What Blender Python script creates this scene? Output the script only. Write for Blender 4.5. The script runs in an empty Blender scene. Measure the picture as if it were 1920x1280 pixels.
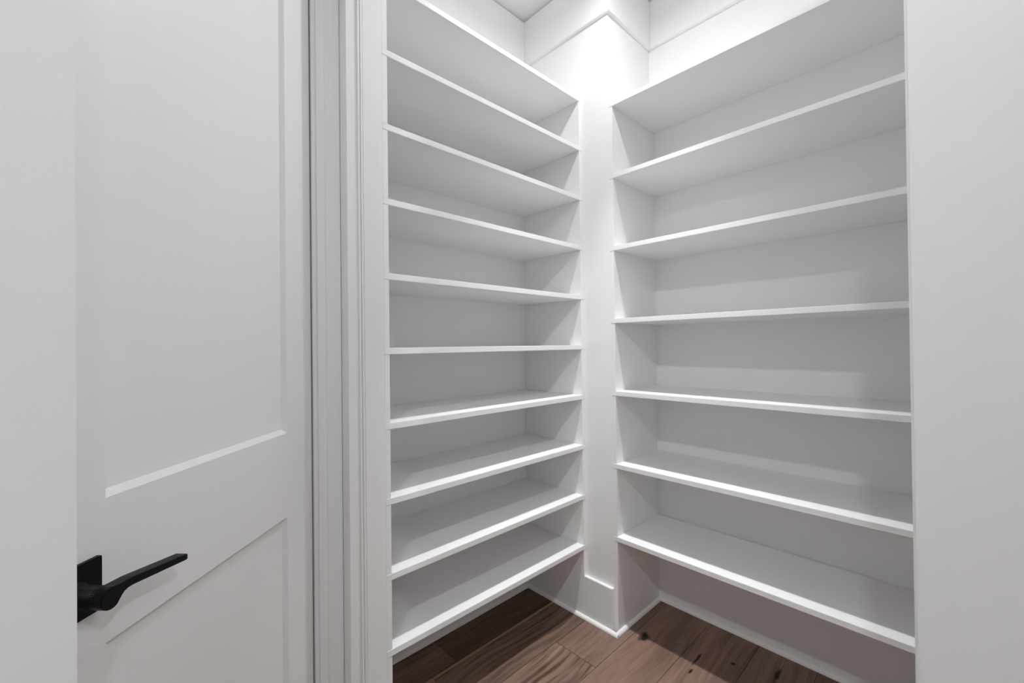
import bpy, bmesh, math, random
from mathutils import Vector, Matrix
random.seed(7)
scene = bpy.context.scene
COL = scene.collection

# ------------------------------------------------------------------ camera
EYE = Vector((0.0, 0.0, 1.317))
YAW, PITCH, ROLL, FPX = 0.81336, 0.00716, -0.0112, 800.17
def make_camera():
    fw = Vector((math.cos(YAW) * math.cos(PITCH), math.sin(YAW) * math.cos(PITCH), math.sin(PITCH)))
    r0 = Vector((math.sin(YAW), -math.cos(YAW), 0)); u0 = r0.cross(fw)
    c, s = math.cos(ROLL), math.sin(ROLL)
    r = c * r0 + s * u0; u = -s * r0 + c * u0
    cd = bpy.data.cameras.new('camera'); cd.sensor_fit = 'HORIZONTAL'; cd.sensor_width = 36.0
    cd.lens = FPX / 1920 * 36.0; cd.clip_start = 0.01
    co = bpy.data.objects.new('camera', cd); COL.objects.link(co)
    b = -fw
    co.matrix_world = Matrix(((r.x, u.x, b.x, EYE.x), (r.y, u.y, b.y, EYE.y), (r.z, u.z, b.z, EYE.z), (0, 0, 0, 1)))
    scene.camera = co
make_camera()

# ------------------------------------------------------------------ world, exposure
w = bpy.data.worlds.new('world'); scene.world = w; w.use_nodes = True
w.node_tree.nodes['Background'].inputs[0].default_value = (0.9, 0.95, 1.0, 1)
w.node_tree.nodes['Background'].inputs[1].default_value = 0.05
scene.view_settings.view_transform = 'Standard'; scene.view_settings.look = 'None'
scene.view_settings.gamma = 1.0; scene.view_settings.use_curve_mapping = False
scene.view_settings.exposure = 0.06
scene.cycles.max_bounces = 14; scene.cycles.diffuse_bounces = 10

# inferred ceiling lamps, plus one added for fill: (position of the bulb, watts, radius)
LAMP_COL = (0.978, 1.0, 1.008)
PANTRY_LAMP = ((1.30, 0.82, 2.985), 6.9, 0.045, 178, (4.8, 53), None, 1.3)
HALL_LAMP   = ((-0.68, -0.15, 2.72), 53, 0.030, 62, None, (1.45, 1.05, 0.8), 0)
NEAR_LAMP   = ((0.22, -1.45, 2.72), 34, 0.035, 0, None, None, 0)
FILL_LAMP    = ((-1.60, -1.90, 2.72), 4.0, 0.035, 0, None, None, 0)  # invented lamp, added only to raise the ambient light

# ------------------------------------------------------------------ dimensions (metres)
XC, YF, YC = 1.6788, 1.2674, 1.1111      # chase face, left shelf front, chase corner
YL, XR = 1.6486, 2.0591                  # back wall of left niche, back wall of right niche
XJ0, XJ1 = 0.5565, 0.638                 # entry wall faces (hall side, pantry side)
XH = 0.525                               # face of the hall side casing
CEIL, FRZ = 3.098, 2.8405
T = 0.019                                # board thickness of side panels
TH = 0.021                               # shelf thickness
LZ, LDZ, RZ, RDZ = 2.4932, 0.24073, 2.4030, 0.33121
YN = -0.16                               # near end of the pantry
YW = 1.352                               # hall left wall face
HX, HY, HZ = -2.7, -3.2, 3.098

# ------------------------------------------------------------------ helpers
def bx(bm, x0, x1, y0, y1, z0, z1):
    vs = [bm.verts.new(p) for p in ((x0,y0,z0),(x1,y0,z0),(x1,y1,z0),(x0,y1,z0),(x0,y0,z1),(x1,y0,z1),(x1,y1,z1),(x0,y1,z1))]
    for f in ((3,2,1,0),(4,5,6,7),(0,1,5,4),(1,2,6,5),(2,3,7,6),(3,0,4,7)):
        bm.faces.new([vs[i] for i in f])

def link(name, bm, mat, parent=None, bevel=0, seg=2, smooth=False):
    """one bmesh -> one object; its origin goes to the centre of its base"""
    if bevel:
        bmesh.ops.bevel(bm, geom=list(bm.edges), offset=bevel, segments=seg, affect='EDGES', clamp_overlap=True)
    xs = [v.co.x for v in bm.verts]; ys = [v.co.y for v in bm.verts]; zs = [v.co.z for v in bm.verts]
    c = Vector(((min(xs)+max(xs))/2, (min(ys)+max(ys))/2, min(zs)))
    bmesh.ops.translate(bm, verts=bm.verts, vec=-c)
    bmesh.ops.recalc_face_normals(bm, faces=bm.faces)
    me = bpy.data.meshes.new(name); bm.to_mesh(me); bm.free()
    if smooth:
        for p in me.polygons: p.use_smooth = True
    me.materials.append(mat)
    o = bpy.data.objects.new(name, me); COL.objects.link(o); o.location = c
    if parent: o.parent = parent
    return o

def box(name, x0, x1, y0, y1, z0, z1, mat, parent=None, bevel=0):
    bm = bmesh.new(); bx(bm, x0, x1, y0, y1, z0, z1)
    return link(name, bm, mat, parent, bevel)

def prism(name, prof, axis, a0, a1, mat, parent=None, smooth=False):
    """extrude a 2D outline along an axis: 'x' outline is (y,z), 'y' outline is (x,z), 'z' outline is (x,y)"""
    def P(q, a):
        return {'x': (a, q[0], q[1]), 'y': (q[0], a, q[1]), 'z': (q[0], q[1], a)}[axis]
    bm = bmesh.new()
    A = [bm.verts.new(P(q, a0)) for q in prof]; B = [bm.verts.new(P(q, a1)) for q in prof]
    n = len(prof)
    for i in range(n): bm.faces.new((A[i], A[(i+1) % n], B[(i+1) % n], B[i]))
    bm.faces.new(A[::-1]); bm.faces.new(B)
    return link(name, bm, mat, parent, smooth=smooth)

def tag(o, label, cat=None, group=None, kind=None):
    o['label'] = label
    if cat: o['category'] = cat
    if group: o['group'] = group
    if kind: o['kind'] = kind
    return o
def S(o, label): return tag(o, label, kind='structure')

def empty(name, loc, rz=0):
    e = bpy.data.objects.new(name, None); COL.objects.link(e); e.location = loc; e.rotation_euler = (0, 0, rz)
    e.empty_display_size = 0.1
    return e

# ------------------------------------------------------------------ materials
def paint(name, col, rough, bump=0.02, scale=180, spec=0.35):
    m = bpy.data.materials.new(name); m.use_nodes = True
    nt = m.node_tree; b = nt.nodes['Principled BSDF']
    b.inputs['Base Color'].default_value = (*col, 1); b.inputs['Roughness'].default_value = rough
    b.inputs['Specular IOR Level'].default_value = spec
    tc = nt.nodes.new('ShaderNodeTexCoord'); n = nt.nodes.new('ShaderNodeTexNoise'); bp = nt.nodes.new('ShaderNodeBump')
    n.inputs['Scale'].default_value = scale; n.inputs['Detail'].default_value = 2
    bp.inputs['Strength'].default_value = bump; bp.inputs['Distance'].default_value = 0.002
    nt.links.new(tc.outputs['Object'], n.inputs['Vector']); nt.links.new(n.outputs['Fac'], bp.inputs['Height'])
    nt.links.new(bp.outputs['Normal'], b.inputs['Normal'])
    return m
M_TRIM = paint('white_trim_paint', (0.865, 0.865, 0.865), 0.42, 0.01, 90)
M_WALL = paint('white_wall_paint', (0.865, 0.865, 0.865), 0.65, 0.05, 260, 0.25)
M_CEIL = paint('white_ceiling_paint', (0.865, 0.865, 0.865), 0.8, 0.05, 260, 0.2)
M_DOOR = paint('white_door_paint', (0.865, 0.865, 0.865), 0.38, 0.01, 90)
M_BLACK = paint('matte_black_metal', (0.003, 0.003, 0.003), 0.45, 0.02, 900, 0.2)
M_BRASS = paint('white_metal', (0.7, 0.7, 0.7), 0.4)

KNOTS = [  # world x, y, half length along the grain, half width
    (1.742, 1.000, 0.040, 0.024), (1.775, 0.779, 0.050, 0.008), (1.915, 0.522, 0.070, 0.010),
    (1.852, 0.667, 0.014, 0.011), (1.690, 0.768, 0.022, 0.007), (1.10, 1.13, 0.02, 0.012), (1.02, 1.30, 0.03, 0.010)]
def wood():
    m = bpy.data.materials.new('hickory_plank'); m.use_nodes = True
    nt = m.node_tree; N = nt.nodes; L = nt.links; b = N['Principled BSDF']
    def node(t, **k):
        n = N.new(t)
        for a, v in k.items(): setattr(n, a, v)
        return n
    def math_(op, a, b_=None):
        n = node('ShaderNodeMath', operation=op)
        for i, v in enumerate((a, b_)):
            if v is None: continue
            if isinstance(v, (int, float)): n.inputs[i].default_value = v
            else: L.new(v, n.inputs[i])
        return n.outputs[0]
    oi = node('ShaderNodeObjectInfo'); tc = node('ShaderNodeTexCoord')
    off = node('ShaderNodeCombineXYZ'); sc = math_('MULTIPLY', oi.outputs['Random'], 57.0)
    L.new(sc, off.inputs[0]); L.new(sc, off.inputs[1]); L.new(sc, off.inputs[2])
    add = node('ShaderNodeVectorMath', operation='ADD'); L.new(tc.outputs['Object'], add.inputs[0]); L.new(off.outputs[0], add.inputs[1])
    # slow wander that bends the grain
    wn = node('ShaderNodeTexNoise'); wn.inputs['Scale'].default_value = 2.2; wn.inputs['Detail'].default_value = 1
    L.new(add.outputs[0], wn.inputs['Vector'])
    wob = node('ShaderNodeVectorMath', operation='MULTIPLY'); wob.inputs[1].default_value = (0.0, 0.10, 0.0)
    L.new(wn.outputs['Color'], wob.inputs[0])
    add2 = node('ShaderNodeVectorMath', operation='ADD'); L.new(add.outputs[0], add2.inputs[0]); L.new(wob.outputs[0], add2.inputs[1])
    def grain(sx, sy, detail, rough=0.6):
        mp = node('ShaderNodeMapping'); mp.inputs['Scale'].default_value = (sx, sy, 1)
        L.new(add2.outputs[0], mp.inputs['Vector'])
        n = node('ShaderNodeTexNoise'); n.inputs['Scale'].default_value = 1; n.inputs['Detail'].default_value = detail
        n.inputs['Roughness'].default_value = rough
        L.new(mp.outputs[0], n.inputs['Vector']); return n.outputs['Fac']
    broad = grain(1.6, 11, 2); streak = grain(2.2, 46, 4, 0.65); fine = grain(8, 300, 3)
    # light sapwood / dark heartwood around the plank's own colour
    base = oi.outputs['Color']
    hsv = node('ShaderNodeHueSaturation'); L.new(base, hsv.inputs['Color'])
    v1 = node('ShaderNodeMapRange'); v1.inputs['From Min'].default_value = 0.3; v1.inputs['From Max'].default_value = 0.7
    v1.inputs['To Min'].default_value = 0.72; v1.inputs['To Max'].default_value = 1.25
    L.new(broad, v1.inputs['Value']); L.new(v1.outputs[0], hsv.inputs['Value'])
    dark = node('ShaderNodeMix', data_type='RGBA', blend_type='MULTIPLY')
    cr = node('ShaderNodeValToRGB'); cr.color_ramp.elements[0].position = 0.36; cr.color_ramp.elements[0].color = (0.30, 0.25, 0.22, 1)
    cr.color_ramp.elements[1].position = 0.54; cr.color_ramp.elements[1].color = (1, 1, 1, 1)
    L.new(streak, cr.inputs[0]); L.new(oi.outputs['Alpha'], dark.inputs[0]); L.new(hsv.outputs[0], dark.inputs[6]); L.new(cr.outputs[0], dark.inputs[7])
    fm = node('ShaderNodeMix', data_type='RGBA', blend_type='MULTIPLY'); fm.inputs[0].default_value = 0.35
    fr = node('ShaderNodeValToRGB'); fr.color_ramp.elements[0].position = 0.3; fr.color_ramp.elements[0].color = (0.45, 0.42, 0.40, 1)
    fr.color_ramp.elements[1].position = 0.6; fr.color_ramp.elements[1].color = (1, 1, 1, 1)
    L.new(fine, fr.inputs[0]); L.new(dark.outputs[2], fm.inputs[6]); L.new(fr.outputs[0], fm.inputs[7])
    col = fm.outputs[2]
    # pale sapwood edge along one board in view
    sx = node('ShaderNodeSeparateXYZ'); gp = node('ShaderNodeNewGeometry'); L.new(gp.outputs['Position'], sx.inputs[0])
    sw = math_('SUBTRACT', 1.0, math_('MULTIPLY', math_('ABSOLUTE', math_('SUBTRACT', sx.outputs[1], 1.4575)), 1/0.0085)); 
    sw = math_('MINIMUM', math_('MAXIMUM', math_('MULTIPLY', sw, 3.0), 0.0), 0.85)
    sm = node('ShaderNodeMix', data_type='RGBA'); sm.inputs[7].default_value = (0.30, 0.20, 0.135, 1); L.new(sw, sm.inputs[0]); L.new(col, sm.inputs[6])
    col = sm.outputs[2]
    # dark knots and checks at fixed spots of the floor
    geo = node('ShaderNodeNewGeometry')
    kn = node('ShaderNodeTexNoise'); kn.inputs['Scale'].default_value = 48; L.new(geo.outputs['Position'], kn.inputs['Vector'])
    fac = None
    for (kx, ky, ka, kb) in KNOTS:
        s = node('ShaderNodeVectorMath', operation='SUBTRACT'); L.new(geo.outputs['Position'], s.inputs[0]); s.inputs[1].default_value = (kx, ky, 0)
        mu = node('ShaderNodeVectorMath', operation='MULTIPLY'); L.new(s.outputs[0], mu.inputs[0]); mu.inputs[1].default_value = (1/ka, 1/kb, 0)
        ln = node('ShaderNodeVectorMath', operation='LENGTH'); L.new(mu.outputs[0], ln.inputs[0])
        d = math_('ADD', ln.outputs['Value'], math_('MULTIPLY', math_('SUBTRACT', kn.outputs['Fac'], 0.5), 1.5))
        mr = node('ShaderNodeMapRange'); mr.inputs['From Min'].default_value = 0.35; mr.inputs['From Max'].default_value = 1.05
        mr.inputs['To Min'].default_value = 1; mr.inputs['To Max'].default_value = 0; L.new(d, mr.inputs['Value'])
        fac = mr.outputs[0] if fac is None else math_('MAXIMUM', fac, mr.outputs[0])
    km = node('ShaderNodeMix', data_type='RGBA'); km.inputs[7].default_value = (0.006, 0.004, 0.004, 1)
    L.new(fac, km.inputs[0]); L.new(col, km.inputs[6])
    L.new(km.outputs[2], b.inputs['Base Color'])
    b.inputs['Roughness'].default_value = 0.5; b.inputs['Specular IOR Level'].default_value = 0.3
    bp = node('ShaderNodeBump'); bp.inputs['Strength'].default_value = 0.12; bp.inputs['Distance'].default_value = 0.001
    L.new(streak, bp.inputs['Height']); L.new(bp.outputs[0], b.inputs['Normal'])
    return m
M_WOOD = wood()
M_SUB = paint('dark_subfloor', (0.02, 0.014, 0.01), 0.9)

# ------------------------------------------------------------------ floor: slab and planks
floor = S(box('floor', HX - 0.1, XR + 0.15, HY - 0.1, 2.75, -0.12, -0.0185, M_SUB), 'brown hickory plank floor of the pantry')
PW, Y0 = 0.2105, 1.0445
PINK, BROWN, RED, TAN, DARK = (0.285,0.180,0.138), (0.205,0.136,0.100), (0.225,0.135,0.102), (0.275,0.195,0.148), (0.125,0.085,0.053)
special = {   # rows in view: (joints along x, colour and streak strength of each board)
    2: ([1.05], [(BROWN, 0.6), (DARK, 0.55)]),
    1: ([0.93], [(RED, 0.7), ((0.190,0.122,0.090), 0.85)]),
    0: ([1.435], [(PINK, 1.0), ((0.235,0.150,0.118), 0.40)]),
    -1: ([0.80], [(BROWN, 0.5), ((0.240,0.150,0.116), 0.30)]),
    -2: ([1.20], [(TAN, 0.6), ((0.260,0.164,0.130), 0.45)]),
    -3: ([1.02], [(BROWN, 0.6), (TAN, 0.4)]),
}
def planks():
    cols = [PINK, BROWN, RED, TAN, DARK]
    for k in range(-21, 3):
        ya, yb = Y0 + k * PW, Y0 + (k + 1) * PW
        ya = max(ya, HY)
        if k == 2: yb = 1.66
        js = [HX]; x = HX + random.uniform(0.3, 1.6)
        sp = special.get(k)
        lim = (sp[0][0] - 0.45) if sp else XR - 0.35
        while x < lim: js.append(x); x += random.uniform(0.9, 1.9)
        cc = [(random.choice(cols), random.uniform(0.3, 0.9)) for _ in js]
        if sp:
            js += sp[0]; cc = cc[:len(js) - 2] + sp[1]
        js.append(XR + 0.01)
        for i in range(len(js) - 1):
            g = 0.0006
            o = box('plank', js[i] + g, js[i+1] - g, ya + g, yb - g, -0.018, 0.0, M_WOOD, floor, bevel=0.0012)
            o.location -= floor.location
            c, s = cc[i] if i < len(cc) else (BROWN, 0.5)
            o.color = (*c, s)
planks()

# ------------------------------------------------------------------ pantry shell
S(box('ceiling', HX - 0.1, XR + 0.15, HY - 0.1, 2.75, CEIL, CEIL + 0.12, M_CEIL), 'white ceiling over pantry and hall')
S(box('wall_left', XJ1, XR + 0.115, YL, YL + 0.115, 0, CEIL, M_WALL), 'white back wall behind the left shelves')
S(box('wall_right', XR, XR + 0.115, YN - 0.1, YL, 0, CEIL, M_WALL), 'white back wall behind the right shelves')
S(box('wall_corner', XC, XR, YC, YL, 0, CEIL, M_WALL), 'white boxed-out corner between the two sets of shelves')
S(box('wall_near', XJ1, XR, YN - 0.1, YN, 0, CEIL, M_WALL), 'white near end wall of the pantry')
# entry wall with the wide cased opening
HEAD = 2.62
bm = bmesh.new()
bx(bm, XJ0, XJ1, 1.2790, 2.65, 0, CEIL)
bx(bm, XJ0, XJ1, HY, 0.031, 0, CEIL)
bx(bm, XJ0, XJ1, 0.031, 1.2790, HEAD, CEIL)
S(link('wall_entry', bm, M_WALL), 'white wall with the cased opening into the pantry')
# hall side walls
bm = bmesh.new()
bx(bm, HX, -0.30, YW, YW + 0.115, 0, HZ)
bx(bm, -0.30, 0.4495, YW, YW + 0.115, 2.47, HZ)
bx(bm, 0.4665, XJ0, YW, YW + 0.115, 0, HZ)
bx(bm, 0.4495, 0.4665, YW, YW + 0.115, 2.47, HZ)
S(link('wall_hall', bm, M_WALL), 'white hall wall that holds the panelled door')
S(box('wall_closet', HX, XJ0, 2.65, 2.75, 0, HZ, M_WALL), 'white wall of the room behind the panelled door')
S(box('wall_back', HX - 0.1, HX, HY - 0.1, 2.75, 0, HZ, M_WALL), 'white far wall behind the camera')
S(box('wall_side', HX, XJ1, HY - 0.1, HY, 0, HZ, M_WALL), 'white side wall of the hall behind the camera')
# wall end close to the camera on the left (the featureless strip at the left picture edge)
NX, NY = -0.0212, 0.548
S(prism('wall_end', [(-0.75, NY - 0.088), (NX - 0.088, NY - 0.088), (NX, NY), (NX - 0.008, NY + 0.115), (-0.75, NY + 0.115)], 'z', 0, HZ, M_WALL), 'plain white wall end at the left edge, covering the door handle side')

# ------------------------------------------------------------------ trim
tn = [0]
def trim(o, label):
    return S(o, label)
def tname():
    tn[0] += 1; return 'trim_%d' % tn[0]
# left jamb of the cased opening: board, round bead and hall side casing
arc = lambda cx, cy, r, a0, a1, n: [(cx + r*math.cos(math.radians(a0+(a1-a0)*i/n)), cy + r*math.sin(math.radians(a0+(a1-a0)*i/n))) for i in range(n+1)]
# the wall itself ends 12 mm behind the jamb face
trim(prism(tname(), [(0.5566, 1.2790), (0.5566, YF + 0.003)] + arc(0.5606, YF + 0.003, 0.0040, 180, 360, 8) + [(0.5650, YF + 0.006), (0.5662, YF + 0.006)]
           + arc(0.5702, YF + 0.003, 0.0040, 180, 360, 8) + [(0.5745, YF), (XJ1, YF), (XJ1, 1.2790)], 'z', 0, HEAD, M_TRIM), 'white beaded door jamb beside the left shelves')
# casing on the hall side of the opening, left leg, meeting the hall corner
trim(prism(tname(), [(XH, 1.2720), (0.5563, 1.2720), (0.5563, YW - 0.0195), (XH + 0.004, YW - 0.0195), (XH + 0.004, 1.305), (XH, 1.3010)], 'z', 0, HEAD + 0.1, M_TRIM), 'narrow white casing at the hall corner')
# casing of the panelled door, squeezed between door and corner
trim(prism(tname(), [(0.4600, YW), (0.4600, YW - 0.013), (0.4820, YW - 0.013), (0.4850, YW - 0.018), (XH + 0.0035, YW - 0.018), (XH + 0.0035, YW)], 'z', 0, 2.56, M_TRIM), 'white stepped casing on the hinge side of the panelled door')
trim(box(tname(), 0.4500, 0.4660, YW, YW + 0.115, 0, 2.47, M_TRIM), 'white hinge jamb of the panelled door')
# right leg of the casing: the broad plain strip at the right picture edge
trim(box(tname(), XH, XJ0 - 0.0002, -0.120, 0.0334, 0, HEAD + 0.1, M_TRIM, bevel=0.002), 'broad plain white casing at the right edge in front of the right shelves')
trim(box(tname(), XJ0, XJ1, 0.0312, 0.0352, 0, HEAD, M_TRIM), 'white right jamb of the opening')
trim(box(tname(), XH, XJ0 - 0.0002, 0.0336, YW - 0.02, HEAD, HEAD + 0.1, M_TRIM), 'white head casing above the opening')

# frieze boards, stopping at a narrow shadow gap under the ceiling
def frieze(x0, x1, y0, y1, label): trim(box(tname(), x0, x1, y0, y1, FRZ, CEIL - 0.020, M_TRIM, bevel=0.001), label)
FT = 0.018
frieze(XJ1, XC - FT, YL - FT, YL, 'flat white frieze board on the left wall under the ceiling')
frieze(XC - FT, XC, YC - FT, YL, 'flat white frieze board on the corner box facing the left shelves')
frieze(XC, XR - FT, YC - FT, YC, 'flat white frieze board on the corner box facing the right shelves')
frieze(XR - FT, XR, YN, YC, 'flat white frieze board on the right wall under the ceiling')
# baseboard on the corner box, between the two shelf units
S(box('baseboard_corner', XC - T, XC, YC, YF + 0.0005, 0, 0.200, M_TRIM, bevel=0.002), 'tall flat white baseboard on the corner box')
# quarter round shoe moulding
def quarter(n=5, r=0.014):
    return [(0, 0)] + [(r*math.cos(math.radians(a*90/n)), r*math.sin(math.radians(a*90/n))) for a in range(n+1)]
def shoe_x(x0, x1, y, sgn, label): trim(prism(tname(), [(y + sgn*a, b) for a, b in quarter()], 'x', x0, x1, M_TRIM), label)
def shoe_y(y0, y1, x, sgn, label): trim(prism(tname(), [(x + sgn*a, b) for a, b in quarter()], 'y', y0, y1, M_TRIM), label)
shoe_x(XJ1 + T, XC - T, YL, -1, 'white shoe moulding along the floor behind the left shelves')
shoe_y(YC - T - 0.014, YL - 0.001, XC - T, -1, 'white shoe moulding along the corner box, left face')
shoe_x(XC - T, XR, YC - T, -1, 'white shoe moulding along the corner box, right face')
shoe_y(YN + T, YC - T, XR, -1, 'white shoe moulding along the floor behind the right shelves')

# ------------------------------------------------------------------ shelving units
def shelving(name, base, label, shelves, panels):
    """shelves: boards run through; panels: side boards fill in between them"""
    e = empty(name, base); tag(e, label, 'shelving', 'built-in pantry shelving')
    b = Vector(base)
    for s in shelves:
        o = box('shelf', *s, M_TRIM, e, bevel=0.0012); o.location -= b
    for p in panels:
        o = box('side_panel', *p, M_TRIM, e, bevel=0.0008); o.location -= b
    return e
zl = [LZ - LDZ * k for k in range(10)]
ls = [(XJ1, XC, YF - 0.001, YL, z, z + TH) for z in zl]
lp = []
for k in range(10):
    top = zl[k]; bot = zl[k+1] + TH if k < 9 else 0.0
    lp.append((XJ1, XJ1 + T, YF, YL, bot, top)); lp.append((XC - T, XC, YF + (0.0006 if k == 9 else 0), YL, bot, top))
shelving('built_in_shelves', (XJ1, YL, 0), 'white built-in shelves on the left wall, ten closely spaced boards', ls, lp)
zr = [RZ - RDZ * k for k in range(7)]
rs = [(XC - 0.001, XR, YN, YC, z, z + TH) for z in zr]
rp = []
for k in range(7):
    top = zr[k]; bot = zr[k+1] + TH if k < 6 else 0.0
    rp.append((XC, XR, YC - T, YC, bot, top)); rp.append((XC, XR, YN, YN + T, bot, top))
shelving('built_in_shelves', (XR, YC, 0), 'white built-in shelves on the right wall, seven widely spaced boards', rs, rp)

# ------------------------------------------------------------------ panelled door, standing ajar
DA = math.radians(43.5)
DW, DH, DT = 0.748, 2.44, 0.036
door = empty('door_1', (0.4484, 1.3640, 0.008), DA + math.pi)
S(door, 'white two-panel door standing ajar with a black lever handle')
def dbox(name, x0, x1, y0, y1, z0, z1, b=0): return box(name, x0, x1, y0, y1, z0, z1, M_DOOR, door, bevel=b)
ST0, ST1, LR0, LR1 = 0.130, 0.624, 0.846, 1.074      # stile edges, lock rail
dbox('stile', 0.002, ST0, -DT, 0, 0, DH); dbox('stile', ST1, DW, -DT, 0, 0, DH)
dbox('rail', ST0, ST1, -DT, 0, 0, 0.25, 0); dbox('rail', ST0, ST1, -DT, 0, LR0, LR1, 0); dbox('rail', ST0, ST1, -DT, 0, DH - 0.13, DH, 0)
def door_panel(z0, z1):
    # flat field sunk behind a bevelled edge
    d, ix, iz, x0, x1 = 0.0135, 0.0042, 0.0105, ST0, ST1
    bm = bmesh.new()
    def ring(i, j, y): return [bm.verts.new(p) for p in ((x0+i, y, z0+j), (x1-i, y, z0+j), (x1-i, y, z1-j), (x0+i, y, z1-j))]
    r = [ring(0, 0, -DT + 0.010), ring(0, 0, 0), ring(ix, iz, -d)]
    for p, q in zip(r, r[1:]):
        for k in range(4): bm.faces.new((p[k], p[(k+1) % 4], q[(k+1) % 4], q[k]))
    bm.faces.new(r[-1]); bm.faces.new(r[0][::-1])
    link('panel', bm, M_DOOR, door)
door_panel(0.25, LR0); door_panel(LR1, DH - 0.13)
# handle (local x runs from hinge to lock edge, y out of the visible face)
HXc, HZc = 0.678, 0.950
bm = bmesh.new(); bx(bm, HXc - 0.041, HXc + 0.041, 0, 0.009, HZc - 0.041, HZc + 0.041)
rose = link('door_handle', bm, M_BLACK, door, bevel=0.0012)
rose['label'] = 'matte black lever handle on a square plate'
def handle_parts():
    o0 = Vector(rose.location)
    R = 0.0158
    # neck: collar, slight waist, then the full radius
    prof = [(0.009, 0.0195), (0.0115, 0.0195), (0.0125, 0.0178), (0.014, R), (0.052, R)]
    bm = bmesh.new(); n = 40; rings = []
    for y, r in prof:
        rings.append([bm.verts.new((HXc + r*math.cos(2*math.pi*i/n), y, HZc + r*math.sin(2*math.pi*i/n))) for i in range(n)])
    for a, b in zip(rings, rings[1:]):
        for i in range(n): bm.faces.new((a[i], a[(i+1) % n], b[(i+1) % n], b[i]))
    bm.faces.new(rings[0]); bm.faces.new(rings[-1])
    nk = link('neck', bm, M_BLACK, rose, smooth=False)
    for p in nk.data.polygons: p.use_smooth = len(p.vertices) == 4
    nk.location -= o0
    # lever: round end that narrows into a flat bar along the top, outline in (w, z), w towards the hinge
    out = []
    for i in range(0, 25):                       # round end from upper right over the left to lower right
        a = math.radians(62 + (300 - 62) * i / 24); out.append((R*math.cos(a), R*math.sin(a)))
    LT = 0.1345
    out += [(0.0120, -0.0085), (0.0155, -0.0045), (0.0195, -0.0010), (0.0250, 0.0008), (0.0330, 0.0010)]
    out += [(LT - 0.002, -0.0112), (LT, -0.0100), (LT, -0.0025), (LT - 0.0015, -0.0013), (0.0330, 0.0128), (0.0220, 0.0132), (0.0140, 0.0136)]
    y0, y1 = 0.046, 0.067
    bm = bmesh.new()
    A = [bm.verts.new((HXc - q[0], y0, HZc + q[1])) for q in out]; B = [bm.verts.new((HXc - q[0], y1, HZc + q[1])) for q in out]
    m = len(out)
    for i in range(m): bm.faces.new((A[i], A[(i+1) % m], B[(i+1) % m], B[i]))
    bm.faces.new(A[::-1]); bm.faces.new(B)
    bmesh.ops.recalc_face_normals(bm, faces=bm.faces)
    bmesh.ops.bevel(bm, geom=[e for e in bm.edges if abs(e.verts[0].co.y - e.verts[1].co.y) < 1e-6], offset=0.0008, segments=2, affect='EDGES')
    lv = link('lever', bm, M_BLACK, rose); lv.location -= o0
handle_parts()

# ------------------------------------------------------------------ ceiling lamps (above the picture)
def lamp(spec, label):
    (x, y, z), watts, rad, spread, beam, aim, glow = spec
    e = empty('ceiling_lamp', (x, y, CEIL)); tag(e, label, 'lamp', 'ceiling lamps above the picture')
    bm = bmesh.new(); n = 32
    def lathe(bm, prof):
        rings = [[bm.verts.new((r*math.cos(2*math.pi*i/n), r*math.sin(2*math.pi*i/n), zz)) for i in range(n)] for r, zz in prof]
        for a, b in zip(rings, rings[1:]):
            for i in range(n): bm.faces.new((a[i], a[(i+1) % n], b[(i+1) % n], b[i]))
        bm.faces.new(rings[0]); bm.faces.new(rings[-1][::-1])
    lathe(bm, [(0.065, 0.0), (0.065, -0.012), (0.045, -0.022), (0.015, -0.024)])
    link('canopy', bm, M_BRASS, e)
    d = CEIL - z
    bm = bmesh.new(); lathe(bm, [(0.010, -0.024), (0.010, -d + rad + 0.030), (0.020, -d + rad + 0.026), (0.020, -d + rad + 0.004)])
    link('stem', bm, M_BRASS, e)
    def light(watts, spread):
        if spread:                           # round LED face of a downlight
            ld = bpy.data.lights.new('bulb', 'AREA'); ld.shape = 'DISK'; ld.size = 2 * rad; ld.spread = math.radians(spread)
        else:
            ld = bpy.data.lights.new('bulb', 'POINT'); ld.shadow_soft_size = rad
        ld.energy = watts; ld.color = LAMP_COL
        lo = bpy.data.objects.new('bulb', ld); COL.objects.link(lo); lo.parent = e; lo.location = (0, 0, z - CEIL)
    if aim:                                  # swivel spot turned towards the pantry
        ld = bpy.data.lights.new('bulb', 'SPOT'); ld.energy = watts; ld.color = LAMP_COL; ld.shadow_soft_size = rad
        ld.spot_size = math.radians(spread); ld.spot_blend = 1.0
        lo = bpy.data.objects.new('bulb', ld); COL.objects.link(lo); lo.parent = e; lo.location = (0, 0, z - CEIL)
        lo.rotation_euler = (Vector(aim) - Vector((x, y, z))).to_track_quat('-Z', 'Y').to_euler()
    else: light(watts, spread)
    if glow: light(glow, 0)                  # added point light that brightens the ceiling and frieze
    if beam: light(*beam)                    # added narrow downward light to lift the lower shelves and floor
lamp(PANTRY_LAMP, 'small ceiling lamp inside the pantry above the corner')
lamp(HALL_LAMP, 'hanging ceiling lamp in the hall behind the camera')
lamp(NEAR_LAMP, 'hanging ceiling lamp in the hall to the right of the camera')
lamp(FILL_LAMP, 'added fill lamp far back in the hall, out of view')
